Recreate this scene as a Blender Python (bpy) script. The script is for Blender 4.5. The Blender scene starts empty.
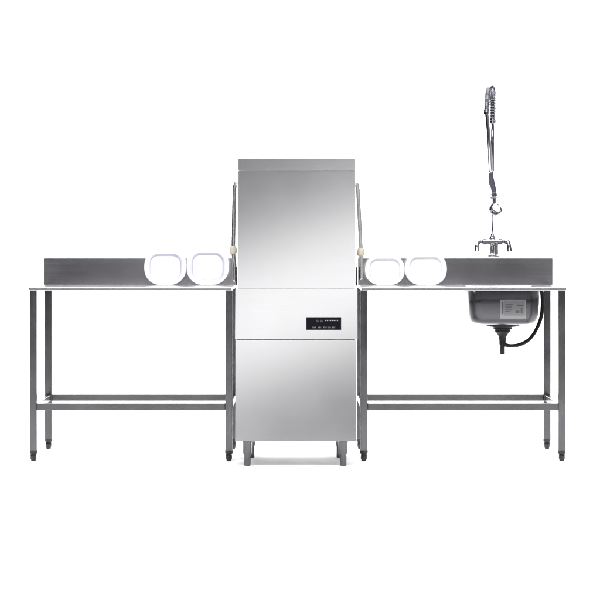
import bpy, bmesh, math, random
from mathutils import Vector, Matrix
R = math.radians
S = bpy.context.scene
COL = S.collection
random.seed(4)

# ------------------------------------------------------------ camera
CY, CZ, CX = -10.5, 1.091, 0.0051
cd = bpy.data.cameras.new('camera'); cam = bpy.data.objects.new('camera', cd); COL.objects.link(cam)
cam.location = (CX, CY, CZ); cam.rotation_euler = (R(90), 0, 0)
cd.sensor_width = 36; cd.lens = 36 * 10.5 / 3.06; cd.shift_y = -53 / 600; cd.clip_end = 200
S.camera = cam

# ------------------------------------------------------------ studio light
W = bpy.data.worlds.new("World"); S.world = W; W.use_nodes = True
nt = W.node_tree; bg = nt.nodes['Background']
tc = nt.nodes.new('ShaderNodeTexCoord'); sp = nt.nodes.new('ShaderNodeSeparateXYZ')
nt.links.new(tc.outputs['Generated'], sp.inputs[0])
mr = nt.nodes.new('ShaderNodeMapRange')      # the unlit half of the studio is darker towards the left
mr.inputs['From Min'].default_value = -1; mr.inputs['From Max'].default_value = 1
mr.inputs['To Min'].default_value = 0.0; mr.inputs['To Max'].default_value = 1.0
nt.links.new(sp.outputs['X'], mr.inputs['Value'])
cr = nt.nodes.new('ShaderNodeValToRGB')
cr.color_ramp.elements[0].color = (.022, .022, .034, 1); cr.color_ramp.elements[1].color = (.20, .20, .205, 1)
cr.color_ramp.elements[0].position = .41; cr.color_ramp.elements[1].position = .60
for p_, c_ in ((.78, .26), (1.0, .42)):
    e_ = cr.color_ramp.elements.new(p_); e_.color = (c_, c_, c_, 1)
nt.links.new(mr.outputs[0], cr.inputs[0]); nt.links.new(cr.outputs[0], bg.inputs['Color'])
bg.inputs['Strength'].default_value = 1.0

def area(name, loc, rot, sx, sy, power, color=(1, 1, 1)):
    l = bpy.data.lights.new(name, 'AREA'); l.shape = 'RECTANGLE'; l.size = sx; l.size_y = sy
    l.energy = power; l.color = color
    o = bpy.data.objects.new(name, l); COL.objects.link(o); o.location = loc; o.rotation_euler = rot
    return o
area('overhead_lamp', (0, -5.2, 5.6), (R(38), 0, 0), 8, 3.0, 1250)
area('rear_overhead_lamp', (0, 3.6, 5.6), (R(-20), 0, 0), 8, 3.5, 850)
area('backdrop_lamp', (0, 1.6, 6.2), (R(60), 0, 0), 8, 1.5, 1300)
area('front_softbox', (0.0, -15.0, 2.50), (R(90), R(-20), 0), 4.6, 1.6, 44)

vs = S.view_settings; S.display_settings.display_device = 'sRGB'
vs.view_transform = 'Standard'; vs.look = 'None'; vs.exposure = 0; vs.gamma = 1; vs.use_curve_mapping = False
S.render.engine = 'CYCLES'

# ------------------------------------------------------------ materials
def steel(name, col, rough, brush='X', bump=.02, var=.04, scale=1.0, smudge=.0):
    m = bpy.data.materials.new(name); m.use_nodes = True; n = m.node_tree; b = n.nodes['Principled BSDF']
    b.inputs['Metallic'].default_value = 1
    t = n.nodes.new('ShaderNodeTexCoord'); mp = n.nodes.new('ShaderNodeMapping')
    sc = {'X': (2, 60, 420), 'Z': (420, 420, 2), 'N': (30, 30, 30)}[brush]
    mp.inputs['Scale'].default_value = [s * scale for s in sc]
    n.links.new(t.outputs['Object'], mp.inputs[0])
    no = n.nodes.new('ShaderNodeTexNoise'); no.inputs['Scale'].default_value = 1; no.inputs['Detail'].default_value = 4
    n.links.new(mp.outputs[0], no.inputs['Vector'])
    n2 = n.nodes.new('ShaderNodeTexNoise'); n2.inputs['Scale'].default_value = 5; n2.inputs['Detail'].default_value = 5
    n.links.new(t.outputs['Object'], n2.inputs['Vector'])
    ad = n.nodes.new('ShaderNodeMath'); ad.operation = 'ADD'
    n.links.new(no.outputs[0], ad.inputs[0]); n.links.new(n2.outputs[0], ad.inputs[1])
    r = n.nodes.new('ShaderNodeMapRange'); r.inputs['From Min'].default_value = .6; r.inputs['From Max'].default_value = 1.4
    r.inputs['To Min'].default_value = max(.02, rough - var); r.inputs['To Max'].default_value = rough + var
    n.links.new(ad.outputs[0], r.inputs['Value']); n.links.new(r.outputs[0], b.inputs['Roughness'])
    c = n.nodes.new('ShaderNodeMix'); c.data_type = 'RGBA'
    c.inputs[6].default_value = (*[x * (1 - smudge) for x in col], 1); c.inputs[7].default_value = (*col, 1)
    n.links.new(n2.outputs[0], c.inputs[0]); n.links.new(c.outputs[2], b.inputs['Base Color'])
    bp = n.nodes.new('ShaderNodeBump'); bp.inputs['Strength'].default_value = bump; bp.inputs['Distance'].default_value = .001
    n.links.new(no.outputs[0], bp.inputs['Height']); n.links.new(bp.outputs[0], b.inputs['Normal'])
    return m
def plain(name, col, rough=.5, metal=0, var=.05, nscale=20, coat=0, spec=.5):
    m = bpy.data.materials.new(name); m.use_nodes = True; n = m.node_tree; b = n.nodes['Principled BSDF']
    b.inputs['Metallic'].default_value = metal; b.inputs['Coat Weight'].default_value = coat
    b.inputs['Specular IOR Level'].default_value = spec
    t = n.nodes.new('ShaderNodeTexCoord'); no = n.nodes.new('ShaderNodeTexNoise'); no.inputs['Scale'].default_value = nscale
    n.links.new(t.outputs['Object'], no.inputs['Vector'])
    r = n.nodes.new('ShaderNodeMapRange'); r.inputs['To Min'].default_value = max(.01, rough - var); r.inputs['To Max'].default_value = rough + var
    n.links.new(no.outputs[0], r.inputs['Value']); n.links.new(r.outputs[0], b.inputs['Roughness'])
    c = n.nodes.new('ShaderNodeMix'); c.data_type = 'RGBA'
    c.inputs[6].default_value = (*[x * (1 - var) for x in col], 1); c.inputs[7].default_value = (*col, 1)
    n.links.new(no.outputs[0], c.inputs[0]); n.links.new(c.outputs[2], b.inputs['Base Color'])
    return m
M = dict(
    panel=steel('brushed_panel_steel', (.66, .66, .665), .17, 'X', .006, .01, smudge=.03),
    side=steel('side_sheet_steel', (.55, .55, .56), .25, 'Z'),
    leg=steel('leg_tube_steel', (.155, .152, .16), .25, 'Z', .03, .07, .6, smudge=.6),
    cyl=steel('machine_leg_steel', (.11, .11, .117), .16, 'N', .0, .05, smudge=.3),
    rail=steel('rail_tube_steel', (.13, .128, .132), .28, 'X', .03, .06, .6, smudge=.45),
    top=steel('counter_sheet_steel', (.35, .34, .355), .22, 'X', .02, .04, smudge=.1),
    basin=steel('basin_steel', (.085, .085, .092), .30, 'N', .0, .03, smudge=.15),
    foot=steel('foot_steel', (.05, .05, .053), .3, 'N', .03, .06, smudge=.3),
    chrome=steel('polished_chrome', (.50, .50, .52), .12, 'N', .0, .03),
    chromed=steel('dull_chrome', (.24, .24, .27), .18, 'N', .0, .05, smudge=.3),
    arm=steel('polished_pipe_steel', (.74, .73, .72), .27, 'N', .0, .04),
    black=plain('black_plastic', (.006, .006, .007), .4, 0, .1, spec=.2),
    rubber=plain('dark_rubber', (.008, .008, .010), .5, spec=.2),
    grip=plain('slate_rubber_grip', (.035, .035, .05), .4),
    gap=plain('dark_gap', (.03, .03, .03), .7),
    glass=plain('black_panel_glass', (.004, .004, .006), .3, 0, .02, spec=.06),
    mark=plain('printed_grey_marks', (.26, .26, .29), .6, spec=.1),
    markd=plain('dim_grey_marks', (.09, .09, .10), .6, spec=.1),
    cream=plain('cream_nylon', (.40, .37, .29), .45, 0, .12),
    china=plain('white_glazed_china', (.86, .87, .89), .12, 0, .02, coat=.5),
    chinab=plain('lavender_glaze_band', (.60, .61, .74), .15, 0, .03, coat=.5),  # shading of the concave well, painted in as lavender colour
    chinag=plain('pale_grey_glaze_band', (.72, .74, .76), .15, 0, .03, coat=.5),  # same well shading painted paler, for the right-hand plates
    paper=plain('white_seamless_paper', (.93, .93, .93), .8, 0, .01, spec=.1),
    whitep=plain('white_plastic', (.75, .76, .8), .4),
    stick=plain('silver_grey_sticker', (.125, .122, .128), .4, 0, .15, 60),
    stickw=plain('pale_sticker_border', (.17, .175, .18), .4, 0, .1, 60),
    stickd=plain('dark_sticker_print', (.045, .045, .05), .5, 0, .1, 60),
)

# ------------------------------------------------------------ mesh helpers
def pt(px, py, Y):                 # a place in the room at depth Y, read off the photograph
    k = .0051 * (Y - CY) / 10.5
    return Vector((CX + (px - 300) * k, Y, CZ - (py - 247) * k))
def obj(name, bm, mat, parent=None, smooth=False, bevel=0, seg=2):
    me = bpy.data.meshes.new(name); bmesh.ops.recalc_face_normals(bm, faces=bm.faces); bm.to_mesh(me); bm.free()
    o = bpy.data.objects.new(name, me); COL.objects.link(o)
    for mm in (mat if isinstance(mat, (list, tuple)) else [mat]): me.materials.append(mm)
    if parent:
        o.parent = parent; o.matrix_parent_inverse = Matrix.Translation(-parent.location)
    if smooth:
        for p in me.polygons: p.use_smooth = True
    if bevel:
        b = o.modifiers.new('bevel', 'BEVEL'); b.width = bevel; b.segments = seg; b.limit_method = 'ANGLE'; b.angle_limit = R(35)
        b.harden_normals = True
        for p in me.polygons: p.use_smooth = True
    return o
def BM(): return bmesh.new()
def box(bm, x0, x1, y0, y1, z0, z1):
    v = [bm.verts.new(p) for p in ((x0,y0,z0),(x1,y0,z0),(x1,y1,z0),(x0,y1,z0),(x0,y0,z1),(x1,y0,z1),(x1,y1,z1),(x0,y1,z1))]
    for f in ((0,3,2,1),(4,5,6,7),(0,1,5,4),(1,2,6,5),(2,3,7,6),(3,0,4,7)): bm.faces.new([v[i] for i in f])
    return bm
def hexa(bm, bot, top):
    v = [bm.verts.new(p) for p in bot] + [bm.verts.new(p) for p in top]
    for f in ((0,3,2,1),(4,5,6,7),(0,1,5,4),(1,2,6,5),(2,3,7,6),(3,0,4,7)): bm.faces.new([v[i] for i in f])
    return bm
def lathe(bm, prof, cx, cy, cz=0, n=32, axis='Z'):
    rings = []
    for r, z in prof:
        ring = []
        for i in range(n):
            a = 2 * math.pi * i / n; u, w = r * math.cos(a), r * math.sin(a)
            p = {'Z': (cx+u, cy+w, cz+z), 'X': (cx+z, cy+u, cz+w), 'Y': (cx+u, cy+z, cz+w)}[axis]
            ring.append(bm.verts.new(p))
        rings.append(ring)
    for a, b in zip(rings, rings[1:]):
        for i in range(n): bm.faces.new((a[i], a[(i+1) % n], b[(i+1) % n], b[i]))
    bm.faces.new(rings[0]); bm.faces.new(rings[-1])
    return bm
def spline(pts, n=12):             # Catmull-Rom through the points
    P = [Vector(p) for p in pts]; P = [2*P[0]-P[1]] + P + [2*P[-1]-P[-2]]; out = []
    for i in range(1, len(P)-2):
        for k in range(n):
            t = k/n; a, b, c, d = P[i-1], P[i], P[i+1], P[i+2]
            out.append(.5*((2*b)+(c-a)*t+(2*a-5*b+4*c-d)*t*t+(3*b-a-3*c+d)*t**3))
    out.append(P[-2]); return out
def frames(path):
    T = [(path[min(i+1, len(path)-1)]-path[max(i-1, 0)]).normalized() for i in range(len(path))]
    u = T[0].orthogonal().normalized(); fr = []
    for t in T:
        u = (u - t*u.dot(t)).normalized(); fr.append((u, t.cross(u)))
    return fr
def tube(bm, path, rad, n=16, cap=True):
    path = [Vector(p) for p in path]; fr = frames(path); rings = []
    for i, (p, (u, v)) in enumerate(zip(path, fr)):
        r = rad(i/(len(path)-1)) if callable(rad) else rad
        rings.append([bm.verts.new(p + u*r*math.cos(2*math.pi*k/n) + v*r*math.sin(2*math.pi*k/n)) for k in range(n)])
    for a, b in zip(rings, rings[1:]):
        for k in range(n): bm.faces.new((a[k], a[(k+1) % n], b[(k+1) % n], b[k]))
    if cap: bm.faces.new(rings[0]); bm.faces.new(rings[-1])
    return bm
def empty(name, loc, label, cat, group=None):
    o = bpy.data.objects.new(name, None); COL.objects.link(o); o.location = loc; o.empty_display_size = .1
    o['label'] = label; o['category'] = cat
    if group: o['group'] = group
    return o

# ------------------------------------------------------------ setting: white seamless paper
bm = BM(); prof = [(-5.4, 0), (4.5, 0)] + [(4.5 + 2*math.sin(a), 2 - 2*math.cos(a)) for a in [math.pi/2*i/14 for i in range(1, 8)]]
bm_f = BM()
def sheet(bm, prof, x=4.6):
    rows = [(bm.verts.new((-x, y, z)), bm.verts.new((x, y, z))) for y, z in prof]
    for a, b in zip(rows, rows[1:]): bm.faces.new((a[0], a[1], b[1], b[0]))
    return bm
f = obj('floor', sheet(bm_f, prof), M['paper'], smooth=True); f['kind'] = 'structure'
bm.free(); bm = BM()
prof2 = [(4.5 + 2*math.sin(a), 2 - 2*math.cos(a)) for a in [math.pi/2*i/14 for i in range(7, 15)]] + [(6.5, 9)]
f = obj('backdrop', sheet(bm, prof2), M['paper'], smooth=True); f['kind'] = 'structure'

# ------------------------------------------------------------ tables
LW, LR = .019, .0475   # leg half width
def leg_with_foot(parent, x, y, top):
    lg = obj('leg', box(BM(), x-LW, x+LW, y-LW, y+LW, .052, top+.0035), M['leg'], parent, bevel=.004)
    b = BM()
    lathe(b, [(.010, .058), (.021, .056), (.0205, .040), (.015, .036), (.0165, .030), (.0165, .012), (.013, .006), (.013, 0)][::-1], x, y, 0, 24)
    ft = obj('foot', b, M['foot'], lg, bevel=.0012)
    ft.matrix_parent_inverse = Matrix.Identity(4)
    return lg
def table(root, xo, xi, x0, x1, bs0, bs1):
    # xo outer leg x, xi inner leg x; x0..x1 the top; bs0..bs1 the backsplash
    YF, YR = 0.0, .631
    a, b_ = min(xo, xi), max(xo, xi)
    for x in (a, b_):
        for y in (YF, YR): leg_with_foot(root, x, y, .868)
    for y, in ((YF,), (YR,)):
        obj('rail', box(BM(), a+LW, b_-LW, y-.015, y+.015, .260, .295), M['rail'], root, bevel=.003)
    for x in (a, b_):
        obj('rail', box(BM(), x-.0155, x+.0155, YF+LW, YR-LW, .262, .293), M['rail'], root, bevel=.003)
    return root

def backsplash(root, x0, x1):
    # folded sheet: front face, rounded top, return flange with turned-down back edge
    prof = [(.655, .885), (.655, 1.030)] + [(.663-.008*math.cos(a), 1.030+.008*math.sin(a)) for a in (R(30), R(60), R(90))] + [(.722, 1.038), (.722, 1.012), (.7195, 1.012), (.7195, 1.0355), (.663, 1.0355), (.6575, 1.030), (.6575, .885)]
    b = BM(); A = [b.verts.new((x0, y, z)) for y, z in prof]; B = [b.verts.new((x1, y, z)) for y, z in prof]
    for i in range(len(prof)):
        j = (i+1) % len(prof); b.faces.new((A[i], A[j], B[j], B[i]))
    b.faces.new(A); b.faces.new(B)
    s = obj('backsplash', b, M['top'], root)
    for xe, sg in ((x0, 1), (x1, -1)):    # closed ends of the fold
        obj('end_plate', box(BM(), min(xe, xe+sg*.0022)+sg*.0005, max(xe, xe+sg*.0022)+sg*.0005, .6577, .7193, .9, 1.0353), M['top'], s)
    return s

def slab_top(root, x0, x1, hole=None):
    z0, z1, ya, yb = .8685, .8845, -.022, .6548
    b = BM()
    if not hole: box(b, x0, x1, ya, yb, z0, z1)
    else:
        hx0, hx1, hy0, hy1 = hole
        xs, ys = [x0, hx0, hx1, x1], [ya, hy0, hy1, yb]
        for z in (z0, z1):
            g = [[b.verts.new((x, y, z)) for x in xs] for y in ys]
            for j in range(3):
                for i in range(3):
                    if (i, j) != (1, 1): b.faces.new((g[j][i], g[j][i+1], g[j+1][i+1], g[j+1][i]))
        b.verts.ensure_lookup_table(); L, U = b.verts[:16], b.verts[16:]
        loop = [0,1,2,3,7,11,15,14,13,12,8,4]; inner = [5,6,10,9]
        for lp in (loop, inner):
            for i in range(len(lp)):
                p, q = lp[i], lp[(i+1) % len(lp)]
                b.faces.new((L[p], L[q], U[q], U[p]))
    return obj('tabletop', b, M['top'], root, bevel=.004)

tl = empty('work_table', (-.855, .32, 0), 'plain stainless steel outlet table with a low backsplash and no sink, left of the dishwasher', 'table')
table(tl, -1.354, -.357, 0, 0, 0, 0)
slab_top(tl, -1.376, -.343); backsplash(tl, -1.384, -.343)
tr = empty('sink_table', (.84, .32, 0), 'stainless steel table with a sink basin and drain under its top, right of the dishwasher', 'table')
table(tr, 1.340, .331, 0, 0, 0, 0)
BX, BY = 1.062, .30            # basin centre
HB = .186
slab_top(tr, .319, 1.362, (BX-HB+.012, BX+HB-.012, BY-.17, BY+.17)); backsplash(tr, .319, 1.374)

# sink basin: deep drawn, rounded corners
def rrect(hx, hy, r, z, n=7):
    out = []
    for cx, cy, a0 in ((hx-r, hy-r, 0), (-hx+r, hy-r, 90), (-hx+r, -hy+r, 180), (hx-r, -hy+r, 270)):
        for k in range(n):
            a = R(a0 + 90*k/(n-1)); out.append(Vector((BX+cx+r*math.cos(a), BY+cy+r*math.sin(a), z)))
    return out
def basin_bm():
    b = BM(); outer = []
    zt, zb = .8675, .683
    prof = [(0, zt), (.001, .80), (.004, .745), (.008, .722), (.016, .706), (.030, .695), (.050, .689), (.09, .686)]
    rings = []
    for d, z in prof: rings.append(rrect(HB-d, .183-d, max(.03, .07-d*.2), z))
    for d, z in prof[::-1]: rings.append(rrect(HB-d-.0015, .183-d-.0015, max(.03, .068-d*.2), z+(.0015 if z < .8 else 0)))
    V = [[b.verts.new(p) for p in r] for r in rings]; n = len(V[0])
    for A, B in zip(V, V[1:]):
        if A is V[len(prof)-1]: continue
        for i in range(n): b.faces.new((A[i], A[(i+1) % n], B[(i+1) % n], B[i]))
    b.faces.new(V[len(prof)-1]); b.faces.new(V[len(prof)])
    for i in range(n): b.faces.new((V[0][i], V[0][(i+1) % n], V[-1][(i+1) % n], V[-1][i]))
    return b
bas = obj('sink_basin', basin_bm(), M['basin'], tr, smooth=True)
# sticker on the front of the basin (slightly proud)
yf = BY-.183
a = pt(500.3, 300, yf-.003); c = pt(526, 318.8, yf-.003)
zs0, zs1 = c.z, a.z
def face_y(z):                                   # basin front depth at height z, from the profile
    pr = [(.8675, 0), (.80, .001), (.745, .004), (.722, .008), (.706, .016)]
    for (za, da), (zb, db) in zip(pr, pr[1:]):
        if zb <= z <= za: return yf + da + (db-da)*(za-z)/(za-zb)
    return yf
def decal(x0, x1, z0, z1, off):
    b = BM(); n = 6; F = []
    for k in range(n+1):
        z = z0+(z1-z0)*k/n; y = face_y(z)-off
        F.append([b.verts.new((x0, y, z)), b.verts.new((x1, y, z)), b.verts.new((x1, y+.0008, z)), b.verts.new((x0, y+.0008, z))])
    for A, B in zip(F, F[1:]):
        for i in range(4): b.faces.new((A[i], A[(i+1) % 4], B[(i+1) % 4], B[i]))
    b.faces.new(F[0]); b.faces.new(F[-1]); return b
w = c.x-a.x; h = zs1-zs0
st = obj('sticker', decal(a.x, c.x, zs0, zs1, .0015), M['stickw'], bas)
obj('sticker_field', decal(a.x+w*.16, c.x-w*.05, zs0+h*.17, zs1-h*.06, .0022), M['stick'], bas)
for (u0, u1, v0, v1) in ((.065,.125,.25,.9),(.2,.5,.72,.78),(.2,.44,.6,.65),(.2,.47,.48,.53),(.2,.4,.36,.4),(.60,.74,.3,.46),(.66,.9,.66,.74),(.80,.86,.3,.58)):
    obj('printed_mark', decal(a.x+w*u0, a.x+w*u1, zs0+h*v0, zs0+h*v1, .0029), M['stickd'], bas)

# drain fitting and hose
DX = pt(502.5, 330, BY).x; zb = .6862
def pz(py): return pt(0, py, BY).z
dr = obj('drain', lathe(BM(), [(.012, pz(354.5)), (.0135, pz(354)), (.0135, pz(345)), (.018, pz(344.5)), (.018, pz(340)), (.021, pz(339.5)), (.021, pz(336.5)),
        (.032, pz(333.5)), (.044, pz(331.5)), (.044, pz(329.5)), (.050, pz(329)), (.050, pz(327)), (.085, pz(326.5)), (.088, zb-.0005)], DX, BY, 0, 40), M['black'], tr, bevel=.001)
hp = spline([pt(504, 344.5, BY), pt(511, 345.8, BY+.005), pt(520, 344.5, BY+.03), pt(529, 339.5, BY+.06), pt(536, 330, BY+.09), pt(540.8, 318, BY+.115), pt(542.3, 306, BY+.13), pt(542.0, 294, BY+.13), pt(541, 290.2, BY+.128)], 12)
obj('overflow_hose', tube(BM(), hp, .0105, 16), M['rubber'], tr, smooth=True)

# ------------------------------------------------------------ dishwasher
dw = empty('hood_dishwasher', (-.016, 0, 0), 'tall brushed steel hood type dishwasher standing between the two tables', 'dishwasher')
YB = .33
ZS, ZL, ZT = .632, 1.473, 1.530
T1, T2 = math.tan(R(4.0)), math.tan(R(3.4))
yf_s = -.303
yl = yf_s + (ZL-ZS)*T1
def lerp(a, b, t): return a+(b-a)*t
# hood shell, wider wash tank section with the controls, cabinet
ZM = .884
ym = yf_s + (ZM-ZS)*T1
T2 = math.tan(R(3.9))
def shell(name, xb, xt, yb0, yt0, zb0, zt0, back, bev):
    return obj(name, hexa(BM(), [(xb[0], yb0, zb0), (xb[1], yb0, zb0), (xb[1], back, zb0), (xb[0], back, zb0)],
        [(xt[0], yt0, zt0), (xt[1], yt0, zt0), (xt[1], back, zt0), (xt[0], back, zt0)]), M['panel'], dw, bevel=bev, seg=3)
hood = shell('hood', (-.3035, .2815), (-.3025, .2805), ym, yl, ZM+.0008, ZL-.0012, YB, .0005)

shell('hood_lid', (-.3030, .2812), (-.3028, .2808), yl-.0016, yl-.0016+(ZT-ZL)*math.tan(R(3.6)), ZL+.0008, ZT, YB+.001, .0005)
obj('lid_joint', box(BM(), -.297, .2802, yl-.0009, YB-.01, ZL-.0028, ZL+.002), M['gap'], hood)
tank = shell('wash_tank', (-.317, .2905), (-.3155, .2895), yf_s, ym-.0004, ZS+.002, ZM-.0006, YB, .0006)
obj('seam_gasket', box(BM(), -.309, .278, yf_s+.004, YB-.01, ZS-.003, ZS+.004), M['gap'], dw)
yb_ = yf_s-.002-(ZS-.132)*T2
shell('cabinet', (-.3145, .2835), (-.3145, .2835), yb_, yf_s-.002, .132, ZS-.0015, YB-.004, .0006)
for x, y in ((-.2575, -.235), (.2205, -.235), (-.2575, .17), (.2205, .17)):
    if y > 0: x = -.016 + (x+.016)*.955
    lg = obj('leg', lathe(BM(), [(.0225, .062), (.0225, .1325)], x, y, 0, 36), M['cyl'], dw, bevel=.001)
    obj('foot', lathe(BM(), [(.012, 0), (.0155, .002), (.0165, .006), (.0170, .064)], x, y, 0, 36), M['cyl'], lg, bevel=.001)
    obj('collar', lathe(BM(), [(.0255, .120), (.0255, .1315)], x, y, 0, 36), M['foot'], lg, bevel=.001)
# control panel, lying in the sloping front
def onfront(px, py, off):
    for _ in range(1):
        Y = yf_s
        for k in range(6):
            p = pt(px, py, Y); Y = yf_s + (p.z-ZS)*T1 - off
        return pt(px, py, Y)
def patch(bm, px0, px1, py0, py1, off, th):
    q = [onfront(px0, py1, off), onfront(px1, py1, off), onfront(px1, py0, off), onfront(px0, py0, off)]
    d = Vector((0, th, 0)); return hexa(bm, q, [p+d for p in q])
cp = obj('control_panel', patch(BM(), 306.3, 341.2, 317.2, 329.9, .003, .0035), M['glass'], dw, bevel=.0006)
SEG = {'5': 'afgcd', '6': 'afgcde', '8': 'abcdefg', '0': 'abcdef'}
def digit(bm, ch, x, y, w, h, t=.28):
    mid = y+h/2
    for s in SEG[ch]:
        r = {'a': (x, x+w, y, y+t), 'g': (x, x+w, mid-t/2, mid+t/2), 'd': (x, x+w, y+h-t, y+h), 'f': (x, x+t, y, mid), 'b': (x+w-t, x+w, y, mid), 'e': (x, x+t, mid, y+h), 'c': (x+w-t, x+w, mid, y+h)}[s]
        patch(bm, *r, .0034 + .00005*'abcdefg'.index(s), .0003)
for x0, txt in ((316.1, '55'), (320.2, '65')):
    b = BM()
    for i, ch in enumerate(txt): digit(b, ch, x0+i*1.35, 320.0, 1.05, 2.1, .3)
    obj('digit_display', b, M['markd'], cp)
for i in range(8): obj('indicator_light', patch(BM(), 325.2+i*1.72, 326.0+i*1.72, 320.0, 321.0, .0034, .0003), M['mark'], cp)
for i, x0 in enumerate((312.6, 318.0, 323.4, 327.6, 332.0)):
    b = BM()
    for j in range(3): patch(b, x0+j*1.15, x0+j*1.15+.8, 326.6+(.25 if (i+j) % 2 else 0), 328.2, .0034, .0003)
    obj('button', b, M['markd'], cp)
# lift arms: bent pipes beside the hood, cream bushing, pivot plate
def arm(pts, pv, body_x, sgn):
    o = obj('lift_arm', tube(BM(), spline(pts, 10), .0108, 18), M['arm'], dw, smooth=True)
    b = BM(); p, q = Vector(pv), Vector(pv)+Vector((sgn*.002, 0, .044))
    tube(b, [p, p.lerp(q, .15), p.lerp(q, .45), p.lerp(q, .55), p.lerp(q, .85), q], lambda t: .013+.0075*math.sin(math.pi*min(1, max(0, t)))**.5, 20)
    obj('bushing', b, M['cream'], o, smooth=True)
    obj('pivot_plate', box(BM(), min(body_x, body_x+sgn*.006), max(body_x, body_x+sgn*.006), -.04, .05, .893, .99), M['foot'], o, bevel=.002)
    return o
YA = 0.02
arm([pt(240.5, 181.0, YA), pt(238.2, 181.6, YA), pt(235.8, 183.8, YA), pt(234.6, 188, YA), pt(234.3, 196, YA), pt(233.8, 222, YA), pt(233.4, 247, YA), pt(233.6, 256, YA), pt(234.6, 264, YA), pt(234.6, 282, YA)],
    pt(233.3, 254.2, YA), -.3165, -1)
arm([pt(352.0, 181.6, YA), pt(354.6, 182.2, YA), pt(356.6, 184.2, YA), pt(357.6, 188, YA), pt(358.2, 196, YA), pt(359.6, 222, YA), pt(360.8, 247, YA), pt(361.1, 256, YA), pt(361.1, 266, YA), pt(361.0, 280, YA)],
    pt(360.6, 256.4, YA), .2905, 1)

# ------------------------------------------------------------ square plates standing on the tables
def plate(name, label, cx, w, h, yb, lean, yaw, group, band='chinab'):
    root = bpy.data.objects.new('square_plate', None)
    COL.objects.link(root); root.location = (cx, yb, .886); root.rotation_euler = (R(-lean), 0, R(yaw)); root.empty_display_size = .05
    root['label'] = label; root['category'] = 'plate'; root['group'] = group
    def ring(hx, hz, r, y, n=8):
        out = []
        for ccx, ccz, a0 in ((hx-r, hz-r, 0), (-hx+r, hz-r, 90), (-hx+r, -hz+r, 180), (hx-r, -hz+r, 270)):
            for k in range(n):
                a_ = R(a0+90*k/(n-1)); out.append((ccx+r*math.cos(a_), y, h/2+ccz+r*math.sin(a_)))
        return out
    W_, H_ = w/2, h/2; sc_ = min(1, h/.19)
    prof = [(.000, .000, .086), (.002, -.003, .086), (.006, -.003, .083), (.019, .000, .056), (.024, .004, .052), (.033, .020, .044), (.038, .023, .040), (.060, .0235, .03)]
    back = [(.060, .0275, .03), (.034, .027, .042), (.021, .010, .054), (.004, .003, .084)]
    def mesh(rings, capa, capb):
        b_ = BM(); V = [[b_.verts.new(p) for p in ring(W_-d*sc_, H_-d*sc_, rr*sc_, y)] for d, y, rr in rings]; n = len(V[0])
        for A, B in zip(V, V[1:]):
            for i in range(n): b_.faces.new((A[i], A[(i+1) % n], B[(i+1) % n], B[i]))
        return b_, V
    b_, V = mesh(prof+back+[prof[0]], 0, 0)
    n = len(V[0])
    b_.faces.new(V[len(prof)-1]) ; b_.faces.new(V[len(prof)])
    # drop the bridge between well floor front and back
    b_.faces.ensure_lookup_table()
    kill = [f for f in b_.faces if len(f.verts) == 4 and all(v in V[len(prof)-1]+V[len(prof)] for v in f.verts)]
    bmesh.ops.delete(b_, geom=kill, context='FACES_ONLY')
    bmesh.ops.remove_doubles(b_, verts=b_.verts, dist=1e-5)
    o = obj('dish', b_, M['china'], None, smooth=True); o.parent = root
    # shading of the well slope, painted as a tinted band inside the rim
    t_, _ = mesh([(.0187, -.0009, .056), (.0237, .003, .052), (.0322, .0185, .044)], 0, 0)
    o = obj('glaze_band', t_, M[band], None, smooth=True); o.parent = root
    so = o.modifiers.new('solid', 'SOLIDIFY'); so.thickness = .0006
    return root
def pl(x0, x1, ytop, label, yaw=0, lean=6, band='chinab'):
    Y = .60; a, c = pt(x0, ytop, Y), pt(x1, ytop, Y)
    w = c.x-a.x; h = a.z-.887
    plate('square_plate', label, (a.x+c.x)/2, w, h, Y-.035, lean, yaw, 'white square plates standing against the backsplashes', band)
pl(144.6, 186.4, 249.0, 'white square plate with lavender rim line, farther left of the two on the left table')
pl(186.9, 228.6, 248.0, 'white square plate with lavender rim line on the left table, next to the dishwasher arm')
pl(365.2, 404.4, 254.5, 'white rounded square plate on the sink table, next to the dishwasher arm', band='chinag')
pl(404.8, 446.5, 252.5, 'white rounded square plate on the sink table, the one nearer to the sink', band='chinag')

# ------------------------------------------------------------ pre-rinse faucet on the backsplash ledge
YP = .69
fc = empty('pre_rinse_faucet', pt(492.3, 256.6, YP), 'tall chrome pre-rinse faucet with spring hose and two levers above the sink', 'faucet')
z0 = 1.0385
fx = pt(492.3, 250, YP).x
def zz(py, Y=YP): return pt(0, py, Y).z
obj('base', lathe(BM(), [(.024, z0), (.025, z0+.003), (.024, z0+.008), (.015, z0+.013), (.0125, z0+.02), (.0125, zz(246)), (.017, zz(245)), (.018, zz(243)), (.017, zz(240.5)), (.019, zz(239.5)), (.019, zz(238)), (.012, zz(236)), (.010, zz(235.4)), (.010, zz(233.6)), (.006, zz(233.2))], fx, YP, 0, 32), M['chrome'], fc, bevel=.0008)
vb = BM()
lathe(vb, [(.009, -.078), (.0165, -.077), (.0165, -.067), (.011, -.065), (.012, -.056), (.018, -.053), (.020, -.040), (.0165, -.028), (.0175, -.012), (.021, 0), (.0175, .012), (.0165, .028), (.020, .040), (.018, .053), (.012, .056), (.011, .065), (.0165, .067), (.0165, .077), (.009, .078)], fx, YP, zz(241.6), 28, 'X')
obj('valve_body', vb, M['chromed'], fc, bevel=.0006)
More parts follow.
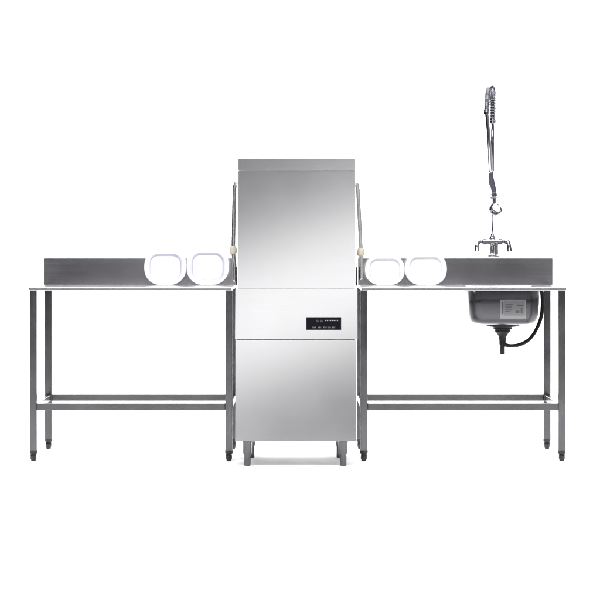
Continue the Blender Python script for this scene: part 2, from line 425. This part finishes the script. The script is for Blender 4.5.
# second socket leg beside the base (check valve)
b = BM(); lathe(b, [(.016, z0), (.016, z0+.006), (.010, z0+.010), (.0095, zz(243))], fx+.021, YP-.012, 0, 24)
obj('check_valve', b, M['chrome'], fc, bevel=.0006)
for sx, xo in ((-1, 477.2), (1, 508.2)):
    xl = pt(xo, 250, YP).x
    b = BM(); zc = zz(241)
    tube(b, spline([(fx+sx*.072, YP, zz(241.6)), (xl-sx*.012, YP-.002, zc), (xl-sx*.002, YP-.006, zc-.004), (xl+sx*.001, YP-.010, zc-.018), (xl+sx*(.001 if sx < 0 else .004), YP-.014, zc-.040), (xl+sx*(.002 if sx < 0 else .006), YP-.018, zc-.058)], 8),
         lambda t: .0112-.001*math.sin(t*3)+(.003 if t > .6 else 0), 18)
    obj('lever', b, M['chrome'] if sx < 0 else M['chromed'], fc, smooth=True)
# riser: thin lower pipe then wider upper pipe
rp = BM(); tube(rp, [(fx, YP, zz(234.5)), (fx+.001, YP, zz(212)), pt(492.4, 190, YP), pt(492.5, 172, YP), pt(492.5, 171, YP), pt(492.5, 140, YP), pt(492.6, 121, YP)], lambda t: .0056 if t < .55 else .0092, 20)
obj('riser_pipe', rp, M['chromed'], fc, smooth=True)
# arching hose core and spring
arch = spline([pt(492.6, 122, YP), pt(492.5, 106, YP), pt(492.2, 96, YP-.012), pt(491.4, 89.5, YP-.05), pt(490.2, 87.4, YP-.10), pt(488.6, 90, YP-.145), pt(487.3, 98, YP-.165), pt(486.4, 112.5, YP-.17)], 30)
obj('hose_core', tube(BM(), arch, .0115, 16), M['grip'], fc, smooth=True)
def helix(path, r0, pitch):
    fr = frames(path); out = []; ph = 0; m = 9
    for i in range(len(path)-1):
        d = (path[i+1]-path[i]).length; t = i/len(path)
        steps = max(1, int(d/pitch(t)*14))
        for k in range(steps):
            s = k/steps; u = fr[i][0].lerp(fr[i+1][0], s); v = fr[i][1].lerp(fr[i+1][1], s)
            a_ = ph+2*math.pi*d*s/pitch(t); rr = r0(t)
            out.append(path[i].lerp(path[i+1], s)+u*rr*math.cos(a_)+v*rr*math.sin(a_))
        ph += 2*math.pi*d/pitch(t)
    return out
hx = helix(arch, lambda t: .0185 if t < .4 else .0185-.0055*min(1, (t-.4)/.3), lambda t: .0150 if t < .22 else (.0105 if t < .5 else .0062))
obj('spring', tube(BM(), hx, .0031, 6), M['chromed'], fc, smooth=True)
fe = BM(); tube(fe, [pt(492.6, 123.5, YP), pt(492.6, 119, YP)], .0175, 20); obj('ferrule', fe, M['chrome'], fc, bevel=.001)
fe = BM(); tube(fe, [pt(486.3, 109.5, YP-.17), pt(486.1, 114.5, YP-.17)], .0142, 20); obj('ferrule', fe, M['chromed'], fc, bevel=.001)
# smooth hose falling to the spray valve
drop = spline([pt(486.6, 113, YP-.17), pt(488.2, 130, YP-.165), pt(489.3, 148, YP-.155), pt(490.0, 166, YP-.135), pt(490.8, 173, YP-.125)], 12)
obj('flexible_hose', tube(BM(), drop, .0102, 16), M['chrome'], fc, smooth=True)
gp = spline([pt(491.2, 170.5, YP-.13), pt(490.6, 175, YP-.125), pt(491.6, 181, YP-.12), pt(493.2, 188, YP-.115), pt(494.6, 197, YP-.11)], 10)
sv = obj('spray_valve', tube(BM(), gp, lambda t: .011+.0045*math.sin(min(1,t)*math.pi)**.6, 20), M['grip'], fc, smooth=True)
obj('spray_valve_neck', tube(BM(), [pt(494.3, 194, YP-.112), pt(494.3, 200, YP-.112), pt(494.4, 206.5, YP-.12)], lambda t: .0118-.0015*t, 20), M['chrome'], sv, bevel=.001)
obj('squeeze_lever', tube(BM(), spline([pt(492.6, 171, YP-.135), pt(488.6, 174.5, YP-.155), pt(489.6, 184, YP-.165), pt(491.5, 193, YP-.155), pt(489.2, 194.2, YP-.15)], 8), lambda t: .0038, 10), M['chrome'], sv, smooth=True)
obj('valve_ring', tube(BM(), [pt(493.7, 192.6, YP-.113), pt(494.4, 196.4, YP-.113)], .0160, 22), M['chromed'], sv, bevel=.0015)
# spray head: round face tilted towards the lower right
hc = pt(495.6, 209.0, YP-.14); ax = Vector((.30, -.62, .50)).normalized()
prof_h = [(.012, -.026), (.026, -.023), (.033, -.017), (.0355, -.008), (.0355, .004), (.0335, .009), (.0285, .0105), (.0265, .0085)]
u = ax.orthogonal().normalized(); v = ax.cross(u); b = BM(); rings = []
for r_, d_ in prof_h: rings.append([b.verts.new(hc+ax*d_+u*r_*math.cos(2*math.pi*k/32)+v*r_*math.sin(2*math.pi*k/32)) for k in range(32)])
for A, B in zip(rings, rings[1:]):
    for k in range(32): b.faces.new((A[k], A[(k+1) % 32], B[(k+1) % 32], B[k]))
b.faces.new(rings[0]); b.faces.new(rings[-1])
hd = obj('spray_head', b, M['chromed'], sv, bevel=.001)
b = BM(); rings = []
for r_, d_ in ((.0225, .0084), (.0225, .0100), (.017, .0112)): rings.append([b.verts.new(hc+ax*d_+u*r_*math.cos(2*math.pi*k/32)+v*r_*math.sin(2*math.pi*k/32)) for k in range(32)])
for A, B in zip(rings, rings[1:]):
    for k in range(32): b.faces.new((A[k], A[(k+1) % 32], B[(k+1) % 32], B[k]))
b.faces.new(rings[0]); b.faces.new(rings[-1])
obj('spray_face', b, M['whitep'], sv, smooth=False)
# wall hook holding the valve to the riser
obj('hose_hook', tube(BM(), spline([(fx+.001, YP, zz(199.5)), pt(493.6, 198.5, YP-.05), pt(489.8, 198.2, YP-.09), pt(490.4, 197.6, YP-.128), pt(494, 197.4, YP-.14), pt(497.6, 197.6, YP-.128)], 8), .0032, 10), M['chromed'], fc, smooth=True)

# ------------------------------------------------------------ put every parented child's frame right
bpy.context.view_layer.update()
for o in list(COL.objects):
    if o.type == 'MESH' and o.parent and not (o.parent.type == 'EMPTY' and o.parent.name.startswith('square_plate')):
        o.matrix_parent_inverse = Matrix.Translation(-o.parent.location) if o.parent.type == 'EMPTY' else Matrix.Identity(4)
